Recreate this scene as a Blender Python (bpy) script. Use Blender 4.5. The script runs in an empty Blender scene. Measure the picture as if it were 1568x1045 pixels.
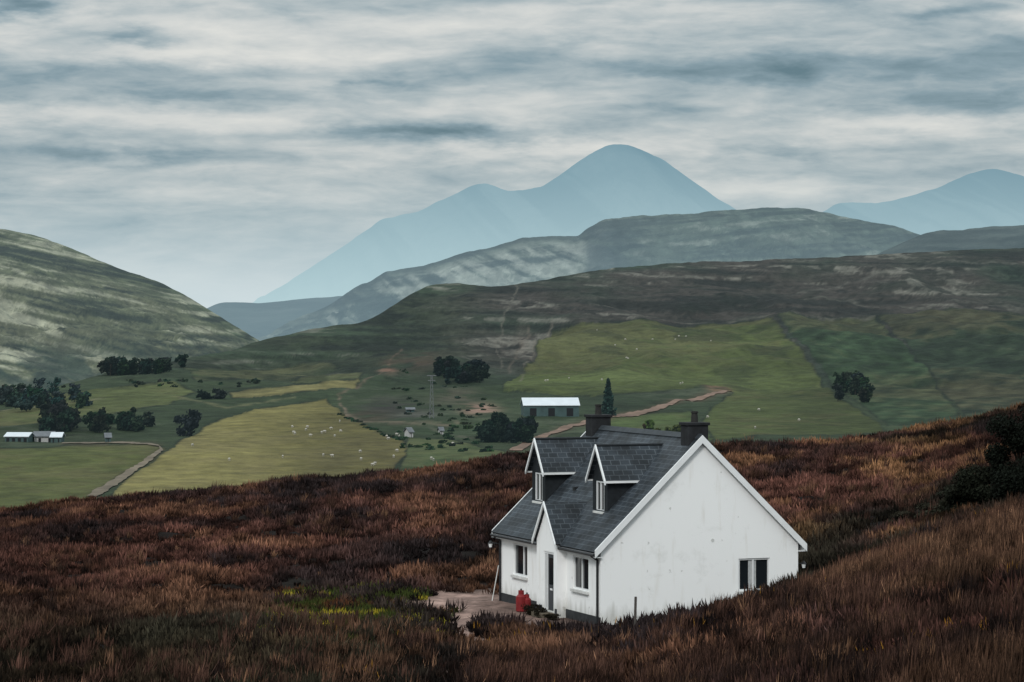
import bpy, bmesh, math, random
import numpy as np
from mathutils import Vector
random.seed(7); RNG=np.random.default_rng(11)
scene=bpy.context.scene
scene.view_settings.view_transform='Standard'
F=4355.0; UC=784.0; VH=490.0      # in image pixels: camera focal length, centre column and horizon row
def lin(r,g,b,k=1.0):
    f=lambda c:((c/255.0)**2.2)*k
    return (f(r),f(g),f(b))
# ------------------------------------------------------------------ noise
def _h(ix,iy,s):
    a=np.sin(ix*127.1+iy*311.7+s*74.7)*43758.5453
    return a-np.floor(a)
def vn(x,y,s=0):
    ix=np.floor(x);iy=np.floor(y);fx=x-ix;fy=y-iy
    fx=fx*fx*(3-2*fx);fy=fy*fy*(3-2*fy)
    return (_h(ix,iy,s)*(1-fx)+_h(ix+1,iy,s)*fx)*(1-fy)+(_h(ix,iy+1,s)*(1-fx)+_h(ix+1,iy+1,s)*fx)*fy
def fbm(x,y,s=0,o=5,g=.5):
    t=0;a=.5;n=0
    for i in range(o):
        t=t+a*vn(x,y,s+i*13);n+=a;a*=g;x,y=x*1.76+y*1.01+5.3,y*1.76-x*1.01+1.7
    return t/n
def fbs(x,y,s=0,o=5,g=.55):   # axis-aligned (keeps streak direction)
    t=0;a=.5;n=0
    for i in range(o):
        t=t+a*vn(x,y,s+i*13);n+=a;a*=g;x=x*2.03+5.3;y=y*2.03+1.7
    return t/n
def sm(a,b,x):
    t=np.clip((x-a)/(b-a),0,1);return t*t*(3-2*t)
# ------------------------------------------------------------------ mesh helpers
def raw_mesh(name,co,tris_or_quads,n,cols=None,mat=None,smooth=True):
    me=bpy.data.meshes.new(name)
    co=np.asarray(co,dtype=np.float32).reshape(-1,3);f=np.asarray(tris_or_quads,dtype=np.int32).reshape(-1,n)
    me.vertices.add(len(co));me.vertices.foreach_set('co',co.ravel())
    me.loops.add(f.size);me.loops.foreach_set('vertex_index',f.ravel())
    me.polygons.add(len(f));me.polygons.foreach_set('loop_start',np.arange(len(f),dtype=np.int32)*n)
    me.update(calc_edges=True)
    me.polygons.foreach_set('use_smooth',np.full(len(f),smooth))
    if cols is not None:
        c=np.ones((len(co),4),dtype=np.float32);c[:,:3]=np.clip(cols,0,1)
        at=me.color_attributes.new('Col','FLOAT_COLOR','POINT');at.data.foreach_set('color',c.ravel())
    me.validate()
    ob=bpy.data.objects.new(name,me);scene.collection.objects.link(ob)
    if mat: me.materials.append(mat)
    return ob
def grid_mesh(name,X,Y,Z,cols,mat):
    r,c=X.shape
    co=np.stack([X,Y,Z],-1).reshape(-1,3)
    i=np.arange(r*c).reshape(r,c)
    q=np.stack([i[:-1,:-1],i[:-1,1:],i[1:,1:],i[1:,:-1]],-1).reshape(-1,4)
    return raw_mesh(name,co,q,4,None if cols is None else cols.reshape(-1,3),mat)
# ------------------------------------------------------------------ material helpers
def newmat(name):
    m=bpy.data.materials.new(name);m.use_nodes=True
    nt=m.node_tree;b=nt.nodes['Principled BSDF'];return m,nt,b
def simple(name,col,rough=.7,var=.25,scale=3.0,bump=0.0,metal=0.0,spec=.3):
    m,nt,b=newmat(name)
    tc=nt.nodes.new('ShaderNodeTexCoord');n=nt.nodes.new('ShaderNodeTexNoise')
    n.inputs['Scale'].default_value=scale;n.inputs['Detail'].default_value=5
    nt.links.new(tc.outputs['Object'],n.inputs['Vector'])
    r=nt.nodes.new('ShaderNodeValToRGB')
    r.color_ramp.elements[0].position=.3;r.color_ramp.elements[1].position=.7
    r.color_ramp.elements[0].color=tuple(c*(1-var) for c in col)+(1,)
    r.color_ramp.elements[1].color=tuple(min(1,c*(1+var)) for c in col)+(1,)
    nt.links.new(n.outputs['Fac'],r.inputs['Fac']);nt.links.new(r.outputs['Color'],b.inputs['Base Color'])
    b.inputs['Roughness'].default_value=rough;b.inputs['Metallic'].default_value=metal
    b.inputs['Specular IOR Level'].default_value=spec
    if bump:
        bp=nt.nodes.new('ShaderNodeBump');bp.inputs['Strength'].default_value=bump;bp.inputs['Distance'].default_value=.02
        n2=nt.nodes.new('ShaderNodeTexNoise');n2.inputs['Scale'].default_value=scale*12;nt.links.new(tc.outputs['Object'],n2.inputs['Vector'])
        nt.links.new(n2.outputs['Fac'],bp.inputs['Height']);nt.links.new(bp.outputs['Normal'],b.inputs['Normal'])
    return m
def attr_mat(name,nscale=.5,nvar=.35,haze=0.0,hazecol=(.42,.58,.64),hz=None,bump=0.0,bscale=.1,rough=.95,detail=5):
    """vertex land-cover colour * world-space noise, mixed with an emission colour painted in as aerial haze"""
    m,nt,b=newmat(name);N=nt.nodes;L=nt.links
    a=N.new('ShaderNodeAttribute');a.attribute_name='Col'
    g=N.new('ShaderNodeNewGeometry')
    col=a.outputs['Color']
    if nvar>0:
        n=N.new('ShaderNodeTexNoise');n.inputs['Scale'].default_value=nscale;n.inputs['Detail'].default_value=detail;n.inputs['Roughness'].default_value=.65
        L.new(g.outputs['Position'],n.inputs['Vector'])
        mr=N.new('ShaderNodeMapRange');mr.inputs['From Min'].default_value=.3;mr.inputs['From Max'].default_value=.7
        mr.inputs['To Min'].default_value=1-nvar;mr.inputs['To Max'].default_value=1+nvar
        L.new(n.outputs['Fac'],mr.inputs['Value'])
        vm=N.new('ShaderNodeVectorMath');vm.operation='SCALE'
        L.new(col,vm.inputs[0]);L.new(mr.outputs['Result'],vm.inputs['Scale']);col=vm.outputs['Vector']
    L.new(col,b.inputs['Base Color'])
    b.inputs['Roughness'].default_value=rough;b.inputs['Specular IOR Level'].default_value=.08
    if bump:
        bp=N.new('ShaderNodeBump');bp.inputs['Strength'].default_value=bump;bp.inputs['Distance'].default_value=1/bscale*.3
        n2=N.new('ShaderNodeTexNoise');n2.inputs['Scale'].default_value=bscale;n2.inputs['Detail'].default_value=detail;n2.inputs['Roughness'].default_value=.6
        L.new(g.outputs['Position'],n2.inputs['Vector']);L.new(n2.outputs['Fac'],bp.inputs['Height']);L.new(bp.outputs['Normal'],b.inputs['Normal'])
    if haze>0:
        out=N['Material Output'];em=N.new('ShaderNodeEmission');mx=N.new('ShaderNodeMixShader')  # painted haze: self-glowing colour blended over the surface in place of scattering air
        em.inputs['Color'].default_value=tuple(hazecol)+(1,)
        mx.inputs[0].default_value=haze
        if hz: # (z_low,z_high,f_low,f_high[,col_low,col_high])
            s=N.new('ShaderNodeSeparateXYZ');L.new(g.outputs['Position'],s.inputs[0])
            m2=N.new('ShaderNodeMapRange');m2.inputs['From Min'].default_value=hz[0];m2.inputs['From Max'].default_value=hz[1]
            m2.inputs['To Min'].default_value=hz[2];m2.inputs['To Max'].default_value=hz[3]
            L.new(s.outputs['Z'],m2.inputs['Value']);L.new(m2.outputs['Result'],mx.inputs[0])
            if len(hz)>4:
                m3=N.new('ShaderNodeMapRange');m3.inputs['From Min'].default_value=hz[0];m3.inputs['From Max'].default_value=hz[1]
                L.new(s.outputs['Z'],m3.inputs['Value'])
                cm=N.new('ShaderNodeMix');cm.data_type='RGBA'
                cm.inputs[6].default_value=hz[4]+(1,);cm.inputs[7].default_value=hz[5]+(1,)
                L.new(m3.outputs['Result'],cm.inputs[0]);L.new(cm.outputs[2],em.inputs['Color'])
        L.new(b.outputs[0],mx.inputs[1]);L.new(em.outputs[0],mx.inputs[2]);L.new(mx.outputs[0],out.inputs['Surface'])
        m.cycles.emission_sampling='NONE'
    return m
# ------------------------------------------------------------------ WORLD / sky
w=bpy.data.worlds.new("World");scene.world=w;w.use_nodes=True
nt=w.node_tree;N=nt.nodes;L=nt.links
for n in list(N):N.remove(n)
out=N.new('ShaderNodeOutputWorld')
def M(op,a,b=None,c=None,clamp=False):
    n=N.new('ShaderNodeMath');n.operation=op;n.use_clamp=clamp
    for i,v in enumerate((a,b,c)):
        if v is None:continue
        if isinstance(v,(int,float)):n.inputs[i].default_value=v
        else:L.new(v,n.inputs[i])
    return n.outputs[0]
SUN_EL=math.radians(36);SUN_ROT=math.radians(200)
sky=N.new('ShaderNodeTexSky');sky.sky_type='NISHITA';sky.sun_disc=False;sky.sun_elevation=SUN_EL;sky.sun_rotation=SUN_ROT
bg1=N.new('ShaderNodeBackground');bg1.inputs['Strength'].default_value=.08;L.new(sky.outputs[0],bg1.inputs['Color'])
tc=N.new('ShaderNodeTexCoord');sp=N.new('ShaderNodeSeparateXYZ');L.new(tc.outputs['Generated'],sp.inputs[0])
x,y,z=sp.outputs
def noise(sx,sy,sz,detail=5,rough=.5,off=0.0,dist=0.0):
    c=N.new('ShaderNodeCombineXYZ')
    L.new(M('MULTIPLY_ADD',x,sx,off),c.inputs[0]);L.new(M('MULTIPLY',y,sy),c.inputs[1]);L.new(M('MULTIPLY_ADD',z,sz,off*.7),c.inputs[2])
    n=N.new('ShaderNodeTexNoise');n.inputs['Scale'].default_value=1;n.inputs['Detail'].default_value=detail;n.inputs['Roughness'].default_value=rough
    n.inputs['Distortion'].default_value=dist
    L.new(c.outputs[0],n.inputs['Vector']);return n.outputs['Fac']
wx=M('MULTIPLY',M('SUBTRACT',noise(26,5,90,4,.6,3.1),.5),.07)
wz=M('MULTIPLY',M('SUBTRACT',noise(24,5,80,5,.6,8.7),.5),.018)
xx=M('ADD',x,wx);zz=M('ADD',z,wz)
big=noise(11,4,62,6,.55,1.3,.35)
fine=noise(46,9,190,6,.6,5.9,.4)
val=M('ADD',M('MULTIPLY',M('SUBTRACT',big,.5),1.35),M('MULTIPLY',M('SUBTRACT',fine,.5),.55))
val=M('ADD',val,.42)
blobs=[(50,22,85,12,.6),(210,66,60,10,.4),(1230,108,400,26,.45),(1470,28,70,16,.4),(680,203,190,13,.42),(1500,165,130,18,.3),(1540,75,60,20,.2),
 (200,242,160,11,.28),(260,318,330,20,.12),(120,120,260,12,.2),(300,150,240,10,.15),(1210,232,90,8,.22),(590,130,45,8,.3),(1000,165,90,10,.15),
 (380,85,240,18,-.35),(620,45,300,16,-.22),(1330,195,180,16,-.3),(860,238,180,14,-.3),(150,182,320,14,-.25),(250,430,400,40,-.3),(1180,290,120,22,-.28),(1000,20,300,14,-.2),(1000,125,60,6,-.15)]
for (bu,bv,su,sv,am) in blobs:
    cx=(bu-UC)/F;cz=(VH-bv)/F
    dx=M('MULTIPLY',M('SUBTRACT',xx,cx),F/(su*1.15));dz=M('MULTIPLY',M('SUBTRACT',zz,cz),F/(sv*1.15))
    q=M('MULTIPLY_ADD',dx,dx,M('MULTIPLY',dz,dz))
    g=M('EXPONENT',M('MULTIPLY',q,-1.0))
    val=M('MULTIPLY_ADD',g,am,val)
ramp=N.new('ShaderNodeValToRGB');e=ramp.color_ramp.elements
e[0].position=0.0;e[0].color=lin(224,224,219)+(1,)
e[1].position=1.0;e[1].color=lin(96,122,133)+(1,)
for p,c in ((.25,lin(203,207,206)),(.48,lin(172,184,188)),(.72,lin(135,156,166))):
    k=e.new(p);k.color=tuple(c)+(1,)
L.new(val,ramp.inputs['Fac'])
hz=N.new('ShaderNodeMapRange');hz.interpolation_type='SMOOTHSTEP';hz.inputs['From Min'].default_value=.0;hz.inputs['From Max'].default_value=.062
hz.inputs['To Min'].default_value=.92;hz.inputs['To Max'].default_value=0;L.new(z,hz.inputs['Value'])
hc=N.new('ShaderNodeMapRange');hc.inputs['From Min'].default_value=.003;hc.inputs['From Max'].default_value=.036;L.new(z,hc.inputs['Value'])
hm=N.new('ShaderNodeMix');hm.data_type='RGBA';L.new(hc.outputs[0],hm.inputs[0]);hm.inputs[6].default_value=lin(212,226,230)+(1,);hm.inputs[7].default_value=lin(164,190,200)+(1,)
mx=N.new('ShaderNodeMix');mx.data_type='RGBA';L.new(hz.outputs[0],mx.inputs[0]);L.new(ramp.outputs[0],mx.inputs[6]);L.new(hm.outputs[2],mx.inputs[7])
zr=N.new('ShaderNodeMapRange');zr.interpolation_type='SMOOTHSTEP';zr.inputs['From Min'].default_value=.13;zr.inputs['From Max'].default_value=.75
zr.inputs['To Min'].default_value=1.0;zr.inputs['To Max'].default_value=2.3;L.new(z,zr.inputs['Value'])
bg2=N.new('ShaderNodeBackground');L.new(mx.outputs[2],bg2.inputs['Color']);L.new(zr.outputs[0],bg2.inputs['Strength'])
ms=N.new('ShaderNodeMixShader');ms.inputs[0].default_value=.95
L.new(bg1.outputs[0],ms.inputs[1]);L.new(bg2.outputs[0],ms.inputs[2]);L.new(ms.outputs[0],out.inputs['Surface'])
# sun
sd=bpy.data.lights.new('sun','SUN');sd.energy=1.5;sd.angle=math.radians(12);sd.color=(1,.975,.95)
so=bpy.data.objects.new('sun',sd);scene.collection.objects.link(so)
sv=Vector((math.sin(SUN_ROT)*math.cos(SUN_EL),math.cos(SUN_ROT)*math.cos(SUN_EL),math.sin(SUN_EL)))
so.rotation_euler=sv.to_track_quat('Z','Y').to_euler()
# camera
cd=bpy.data.cameras.new('camera');cam=bpy.data.objects.new('camera',cd);scene.collection.objects.link(cam);scene.camera=cam
cd.lens=100;cd.sensor_width=36;cd.clip_start=.5;cd.clip_end=80000
cam.location=(0,0,0);cam.rotation_euler=(math.radians(90)-math.atan((522.5-VH)/F),0,0)

# ------------------------------------------------------------------ MOOR (near terrain)
Uc=np.array([-600,0,300,600,780,850,920,1000,1100,1200,1300,1400,1568,2150.])
rows=[(20,[-4.5]*14),
(45,[-9,-9,-9,-8.8,-8.5,-8.4,-8.2,-8,-7.8,-7.5,-7.2,-7,-6.6,-6]),
(70,[-10.2,-10,-10,-9.9,-9.8,-9.7,-9.6,-9.3,-8.8,-8.3,-7.85,-7.4,-6.9,-5.5]),
(84,[-10.4,-10.3,-10.3,-10.25,-10.3,-10.2,-10.1,-9.7,-9.0,-8.3,-7.74,-7.1,-6.15,-4.5]),
(96,[-10.6,-10.5,-10.5,-10.5,-10.5,-10.5,-10.5,-10.4,-10.0,-9.5,-8.7,-7.9,-6.6,-4.5]),
(115,[-10.9,-10.8,-10.7,-10.6,-10.5,-10.4,-10.3,-10.2,-9.7,-9.1,-8.5,-7.9,-6.5,-4.0]),
(140,[-11.6,-11.25,-11.0,-10.4,-10.0,-9.8,-9.6,-9.3,-9.0,-8.8,-8.5,-8.0,-6.4,-3.5]),
(180,[-12.8,-12.1,-10.9,-9.75,-8.78,-8.68,-8.6,-8.47,-8.18,-7.98,-7.69,-7.15,-5.5,-1.0])]
cr=np.array(rows[-1][1])
rows+= [(207,list(cr-3.6)),(265,list(cr-15)),(345,[-52]*14)]
DR=np.array([r[0] for r in rows],float);ZT=np.array([r[1] for r in rows],float)
ug=np.arange(-600,2151,10.);dg=np.arange(20,346,1.)
T=np.stack([np.interp(ug,Uc,ZT[i]) for i in range(len(rows))])
k=np.exp(-np.linspace(-2,2,13)**2);k/=k.sum()
T=np.stack([np.convolve(np.pad(r,6,'edge'),k,'valid') for r in T])
G=np.stack([np.interp(dg,DR,T[:,j]) for j in range(len(ug))],1)
k2=np.exp(-np.linspace(-2,2,9)**2);k2/=k2.sum()
G=np.stack([np.convolve(np.pad(G[:,j],4,'edge'),k2,'valid') for j in range(len(ug))],1)
def moor_z(X,Y):
    X=np.asarray(X,float);Y=np.asarray(Y,float)
    u=UC+F*X/Y
    a=np.clip((u+600)/10,0,len(ug)-1.001);b=np.clip((Y-20),0,len(dg)-1.001)
    i=a.astype(int);j=b.astype(int);fa=a-i;fb=b-j
    z=(G[j,i]*(1-fa)+G[j,i+1]*fa)*(1-fb)+(G[j+1,i]*(1-fa)+G[j+1,i+1]*fa)*fb
    hum=(fbm(X*.22,Y*.22,3,4)-.5)*.8+(fbm(X*.9,Y*.9,9,3)-.5)*.34
    near=sm(1.0,6.0,np.hypot(X-3.5,(Y-101)*.7)-4.5)
    return z+hum*(.2+.8*near)
def mhit(u,v):
    ds=np.arange(60,186,.25);X=(u-UC)/F*ds;zz=moor_z(X,ds);vv=VH-F*zz/ds
    k=np.argmax(vv<=v);d=ds[k];return (u-UC)/F*d,d,float(zz[k])
def moor_cover(X,Y):
    u=UC+F*X/Y;zz=moor_z(X,Y);v=VH-F*zz/Y
    n=fbm(X*.5,Y*.25,21,4)-.5
    uu=u+n*90;vv=v+n*26
    yard=np.exp(-(((uu-700)/105)**2+((vv-922)/16)**2)**2)
    yard=np.maximum(yard,np.exp(-(((uu-770)/80)**2+((vv-944)/14)**2)**2))
    yard=np.maximum(yard,.75*np.exp(-(((uu-722)/22)**2+((vv-968)/26)**2)**2))
    yard=np.maximum(yard,.6*np.exp(-(((uu-660)/70)**2+((vv-1036)/12)**2)**2))
    green=np.exp(-(((uu-540)/150)**2+((vv-945)/48)**2)**1.5)
    return np.clip(yard,0,1),np.clip(green,0,1),u,v
HX,HY,HZ=3.03,97.0,-10.36;TH=math.radians(21);W,LN=7.5,9.7
def to_local(X,Y):
    dx=X-HX;dy=Y-HY;return dx*math.cos(TH)+dy*math.sin(TH),-dx*math.sin(TH)+dy*math.cos(TH)
def to_world(lx,ly,lz=0):
    return HX+lx*math.cos(TH)-ly*math.sin(TH),HY+lx*math.sin(TH)+ly*math.cos(TH),HZ+lz
uu=np.arange(-600,2151,5.);dd=np.concatenate([np.arange(20,200,.5),np.arange(200,345,4.)])
U2,D2=np.meshgrid(uu,dd);X=(U2-UC)/F*D2;Y=D2;Z=moor_z(X,Y)
yard,green,_,_=moor_cover(X,Y)
n1=fbm(X*.15,Y*.15,2,5);n2=fbm(X*1.5,Y*1.5,6,4);n3=fbm(X*5,Y*3,8,2)
base=np.array(lin(26,22,20))[None,None]*(0.6+n1[...,None]*.9)
gr=np.array(lin(48,44,31))[None,None]*(.6+n2[...,None]*.8)
gv=np.array(lin(158,132,122))[None,None]*(.15+n2[...,None]*.9+n3[...,None]*.6)
C=base*(1-green[...,None]*.8)+gr*green[...,None]*.8
lx,ly=to_local(X,Y)
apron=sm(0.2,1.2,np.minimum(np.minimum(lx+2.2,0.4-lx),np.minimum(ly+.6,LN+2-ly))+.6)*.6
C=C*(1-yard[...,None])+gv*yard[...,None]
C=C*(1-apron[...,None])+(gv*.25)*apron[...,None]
moor_mat=attr_mat('moor_soil',2.5,.4,bump=.5,bscale=4)
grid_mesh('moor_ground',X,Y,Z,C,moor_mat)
# ------------------------------------------------------------------ vegetation scatter
def tufts(name,px,py,cols,nb,hmin,hmax,spread,rad,bw,mat,jit=.3,zoff=-.03,hs=None,tip=1.2,lean=0):
    n=len(px);pz=moor_z(px,py)+zoff
    s=RNG.uniform(.7,1.3,n) if hs is None else hs
    A=RNG.uniform(0,2*np.pi,(n,nb));T=np.abs(RNG.normal(0,spread,(n,nb)));T=np.clip(T,0,1.45)
    Ln=RNG.uniform(hmin,hmax,(n,nb))*s[:,None]
    R=np.sqrt(RNG.uniform(0,1,(n,nb)))*rad*s[:,None];B=RNG.uniform(0,2*np.pi,(n,nb))
    bx=px[:,None]+R*np.cos(B);by=py[:,None]+R*np.sin(B);bz=np.broadcast_to(pz[:,None],(n,nb))
    tx=bx+np.sin(T)*np.cos(A)*Ln+lean*Ln;ty=by+np.sin(T)*np.sin(A)*Ln;tz=bz+np.cos(T)*Ln
    Pa=RNG.uniform(0,np.pi,(n,nb));wv=bw*RNG.uniform(.6,1.4,(n,nb))
    ox=np.cos(Pa)*wv;oy=np.sin(Pa)*wv*.6
    v0=np.stack([bx*.45+tx*.55-ox,by*.45+ty*.55-oy,bz*.45+tz*.55],-1);v1=np.stack([bx*.45+tx*.55+ox,by*.45+ty*.55+oy,bz*.45+tz*.55],-1)
    v2=np.stack([tx,ty,tz],-1);v3=np.stack([bx,by,bz],-1)
    co=np.stack([v3,v0,v2,v1],2).reshape(-1,3)
    f=np.arange(len(co)).reshape(-1,4)
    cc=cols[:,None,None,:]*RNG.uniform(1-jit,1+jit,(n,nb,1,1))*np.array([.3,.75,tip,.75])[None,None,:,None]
    cc=np.broadcast_to(cc,(n,nb,4,3)).reshape(-1,3)
    return raw_mesh(name,co,f,4,cc,mat,smooth=False)
leaf_mat=attr_mat('heather_sprigs',1.2,0)
def region(n,d0,d1,u0=-200,u1=1780,pw=1.0):
    d=np.sqrt(RNG.uniform(d0*d0,d1*d1,n));u=RNG.uniform(u0,u1,n);return (u-UC)/F*d,d
def filt(X,Y,mk=.5):
    yard,green,u,v=moor_cover(X,Y);lx,ly=to_local(X,Y)
    inh=(lx>-1.6)&(lx<W+.1)&(ly>-.2)&(ly<LN+.5)
    fr=(lx>-2.5)&(lx<0)&(ly>.8)&(ly<LN+.5)
    fr2=(lx>-4)&(lx<2.0)&(ly>-3)&(ly<1)
    keep=~inh&(yard<RNG.uniform(.1,.6,len(X)))&~(fr&(RNG.uniform(0,1,len(X))<.85))&~(fr2&(RNG.uniform(0,1,len(X))<.7))
    return keep,green,u,v
P=[region(15000,60,110),region(23000,110,188)]
X=np.concatenate([p[0] for p in P]);Y=np.concatenate([p[1] for p in P])
k,green,u,v=filt(X,Y);k&=(RNG.uniform(0,1,len(X))>green*.8)
X,Y,u,v,green=X[k],Y[k],u[k],v[k],green[k]
a=fbm(X*.06,Y*.035,31,4);b=fbm(X*.25,Y*.12,37,4);c=fbm(X*.7,Y*.45,41,3)
rust=np.array(lin(84,58,51));dark=np.array(lin(42,36,36));ora=np.array(lin(120,90,64));oli=np.array(lin(58,57,44))
wgt=sm(.36,.62,a*.5+b*.5)[:,None]
col=dark*(1-wgt)+rust*wgt
right=sm(1050,1250,u)*sm(93,98,Y)
wo=(sm(.54,.70,b)*(.25+.55*right))[:,None];col=col*(1-wo)+ora*wo
wd=(right*sm(.5,.35,a+ (c-.5)*.3)*.6)[:,None];col=col*(1-wd)+oli*.55*wd
low=(sm(880,1000,v)*sm(800,500,u)*.75)[:,None];col=col*(1-low)+(oli*.6)*low
rr=sm(1350,1560,u)[:,None]*.5;col=col*(1-rr)  # vignette painted into the heather colour, darkening toward the right edge
ll=sm(420,60,u)[:,None]*.3;col=col*(1-ll)  # same painted vignette toward the left edge
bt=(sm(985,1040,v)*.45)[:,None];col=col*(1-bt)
col=col*(.25+1.5*sm(.22,.78,c)[:,None])*RNG.uniform(.45,1.65,(len(X),1))
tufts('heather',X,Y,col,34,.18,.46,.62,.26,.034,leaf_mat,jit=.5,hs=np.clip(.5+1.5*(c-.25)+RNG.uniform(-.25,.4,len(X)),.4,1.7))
# bare wiry grasses and rushes on the mound and between heather
P=[region(11000,64,92,700,1780),region(5000,48,66,900,1780),region(2500,62,96,-200,760),region(4000,92,186)]
X=np.concatenate([p[0] for p in P]);Y=np.concatenate([p[1] for p in P])
k,green,u,v=filt(X,Y);b=fbm(X*.2,Y*.12,57,4);c=fbm(X*.9,Y*.5,61,3)
k&=(b*.6+c*.4>RNG.uniform(.36,.58,len(X)));X,Y,u,v,b,c=X[k],Y[k],u[k],v[k],b[k],c[k]
g1=np.array(lin(70,52,45));g2=np.array(lin(38,31,29));g3=np.array(lin(98,74,58))
wg=sm(.35,.65,c)[:,None];col=g2*(1-wg)+g1*wg
w3=(sm(.58,.70,b)*.45)[:,None];col=col*(1-w3)+g3*w3
w4=(RNG.uniform(0,1,len(X))<.07)[:,None]*.8;col=col*(1-w4)+g3*1.3*w4
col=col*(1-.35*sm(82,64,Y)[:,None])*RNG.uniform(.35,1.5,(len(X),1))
lxx,lyy=to_local(X,Y);nh=np.where((lxx<3)&(lxx>-8)&(lyy>-12),.5,1.0)
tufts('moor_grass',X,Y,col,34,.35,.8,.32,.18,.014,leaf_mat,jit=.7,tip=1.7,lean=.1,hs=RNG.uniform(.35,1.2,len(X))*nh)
X,Y=region(6500,74,112,300,800);k,green,u,v=filt(X,Y);k&=green>RNG.uniform(.15,.7,len(X));X,Y,u,v=X[k],Y[k],u[k],v[k]
c=fbm(X*.8,Y*.5,71,3);yl=sm(.62,.74,c)[:,None]
col=np.array(lin(60,68,36))*(1-yl)+np.array(lin(150,136,46))*yl
col=col*(.5+c[:,None])
ru=sm(.48,.34,c)[:,None];col=col*(1-ru)+np.array(lin(88,58,42))*ru
tufts('grass',X,Y,col,26,.12,.3,.5,.25,.02,leaf_mat)
X,Y=region(700,60,100,420,1780);k,green,u,v=filt(X,Y);k&=fbm(X*.4,Y*.4,91,3)>.54
X,Y=X[k],Y[k];tufts('yellow_flowers',X,Y,np.tile(np.array(lin(150,108,44)),(len(X),1)),5,.3,.5,.5,.3,.018,leaf_mat)
print('veg done')
# ------------------------------------------------------------------ VALLEY and near hill
VT=np.array([380,400,450,500,550,600,650,700,790.]);DT=np.array([2450,2350,2150,1900,1600,1320,1080,900,720.])
def Dv(v): return np.interp(v,VT,DT)
crU=[-500,-100,0,60,150,200,280,350,400,480,560,600,625,650,680,720,750,800,850,950,1050,1150,1250,1350,1450,1568,2100]
crV=[640,620,612,600,575,562,549,538,521,505,492,470,452,438,434,437,440,435,425,410,402,400,395,390,385,380,372]
def vcrest(u): return np.interp(u,crU,crV)
def vrelief(X,Y):
    r=1-np.abs(2*fbm(X*.008,Y*.005,5,6)-1)
    return (r-.75)*15+(fbm(X*.03,Y*.02,15,6,.6)-.5)*6.5
def vpt(u,v):
    u=np.asarray(u,float);v=np.asarray(v,float)
    d=Dv(v);X=(u-UC)/F*d;Z=(VH-v)/F*d
    fade=sm(0,28,v-vcrest(u))*sm(800,640,v)
    return X,d,Z+vrelief(X,d)*(.08+.92*fade)*(.3+.7*sm(640,540,v))
us=np.arange(-500,2101,2.0);ns=300
s=np.linspace(0,1,ns)[:,None]
vc=vcrest(us);vc=np.convolve(np.pad(vc,6,'edge'),np.ones(13)/13,'valid')
vc=vc+(fbm(us*.05,us*0,77,4)-.5)*3.6
V=790-(790-vc[None,:])*s;U2=np.broadcast_to(us[None,:],V.shape)
X,Y,Z=vpt(U2,V)
def pip(u,v,poly):
    ins=np.zeros(u.shape,bool);n=len(poly);j=n-1
    for i in range(n):
        xi,yi=poly[i];xj,yj=poly[j]
        if yi!=yj:
            c=((yi>v)!=(yj>v))&(u<(xj-xi)*(v-yi)/(yj-yi)+xi);ins^=c
        j=i
    return ins
def sdist(u,v,pts,close=False,ys=1.0):
    m=np.full(u.shape,1e9);P=list(pts)+([pts[0]] if close else [])
    for (x0,y0),(x1,y1) in zip(P[:-1],P[1:]):
        y0*=ys;y1*=ys;dx=x1-x0;dy=y1-y0
        t=np.clip(((u-x0)*dx+(v*ys-y0)*dy)/(dx*dx+dy*dy+1e-9),0,1)
        m=np.minimum(m,np.hypot(u-x0-t*dx,v*ys-y0-t*dy))
    return m
nA=fbm(X*.004,Y*.003,101,5);nB=fbm(X*.02,Y*.012,103,5);nC=fbm(X*.09,Y*.05,107,4)
nS=fbs(X*.012,Z*.22+X*.004,109,5)
nF=fbm(X*.25,Y*.1,113,3)
heath=np.array(lin(68,63,58));hgreen=np.array(lin(53,67,54));hlight=np.array(lin(140,136,124));hd=np.array(lin(28,34,33))
t=sm(.35,.62,nA*.6+nB*.4)[...,None]
rightup=sm(620,800,U2)[...,None]
C=(hgreen*(1-t)+heath*t)*(rightup)+(np.array(lin(60,75,56))*(1-t)+np.array(lin(56,63,48))*t)*(1-rightup)
p=(sm(.55,.68,nS)*sm(.42,.56,nC))[...,None]*.5;C=C*(1-p)+hlight*p
p=(sm(.47,.37,nS))[...,None]*.65;C=C*(1-p)+hd*p
p=(sm(.44,.36,nC)*sm(.45,.6,nB))[...,None]*.6;C=C*(1-p)+hd*p
C=C*(.6+.8*nF[...,None])
low=sm(560,600,V)[...,None]*.8;C=C*(1-low)+(np.array(lin(58,70,46)))*(.4+1.2*nB[...,None]*(.5+nC[...,None]))*low
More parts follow.
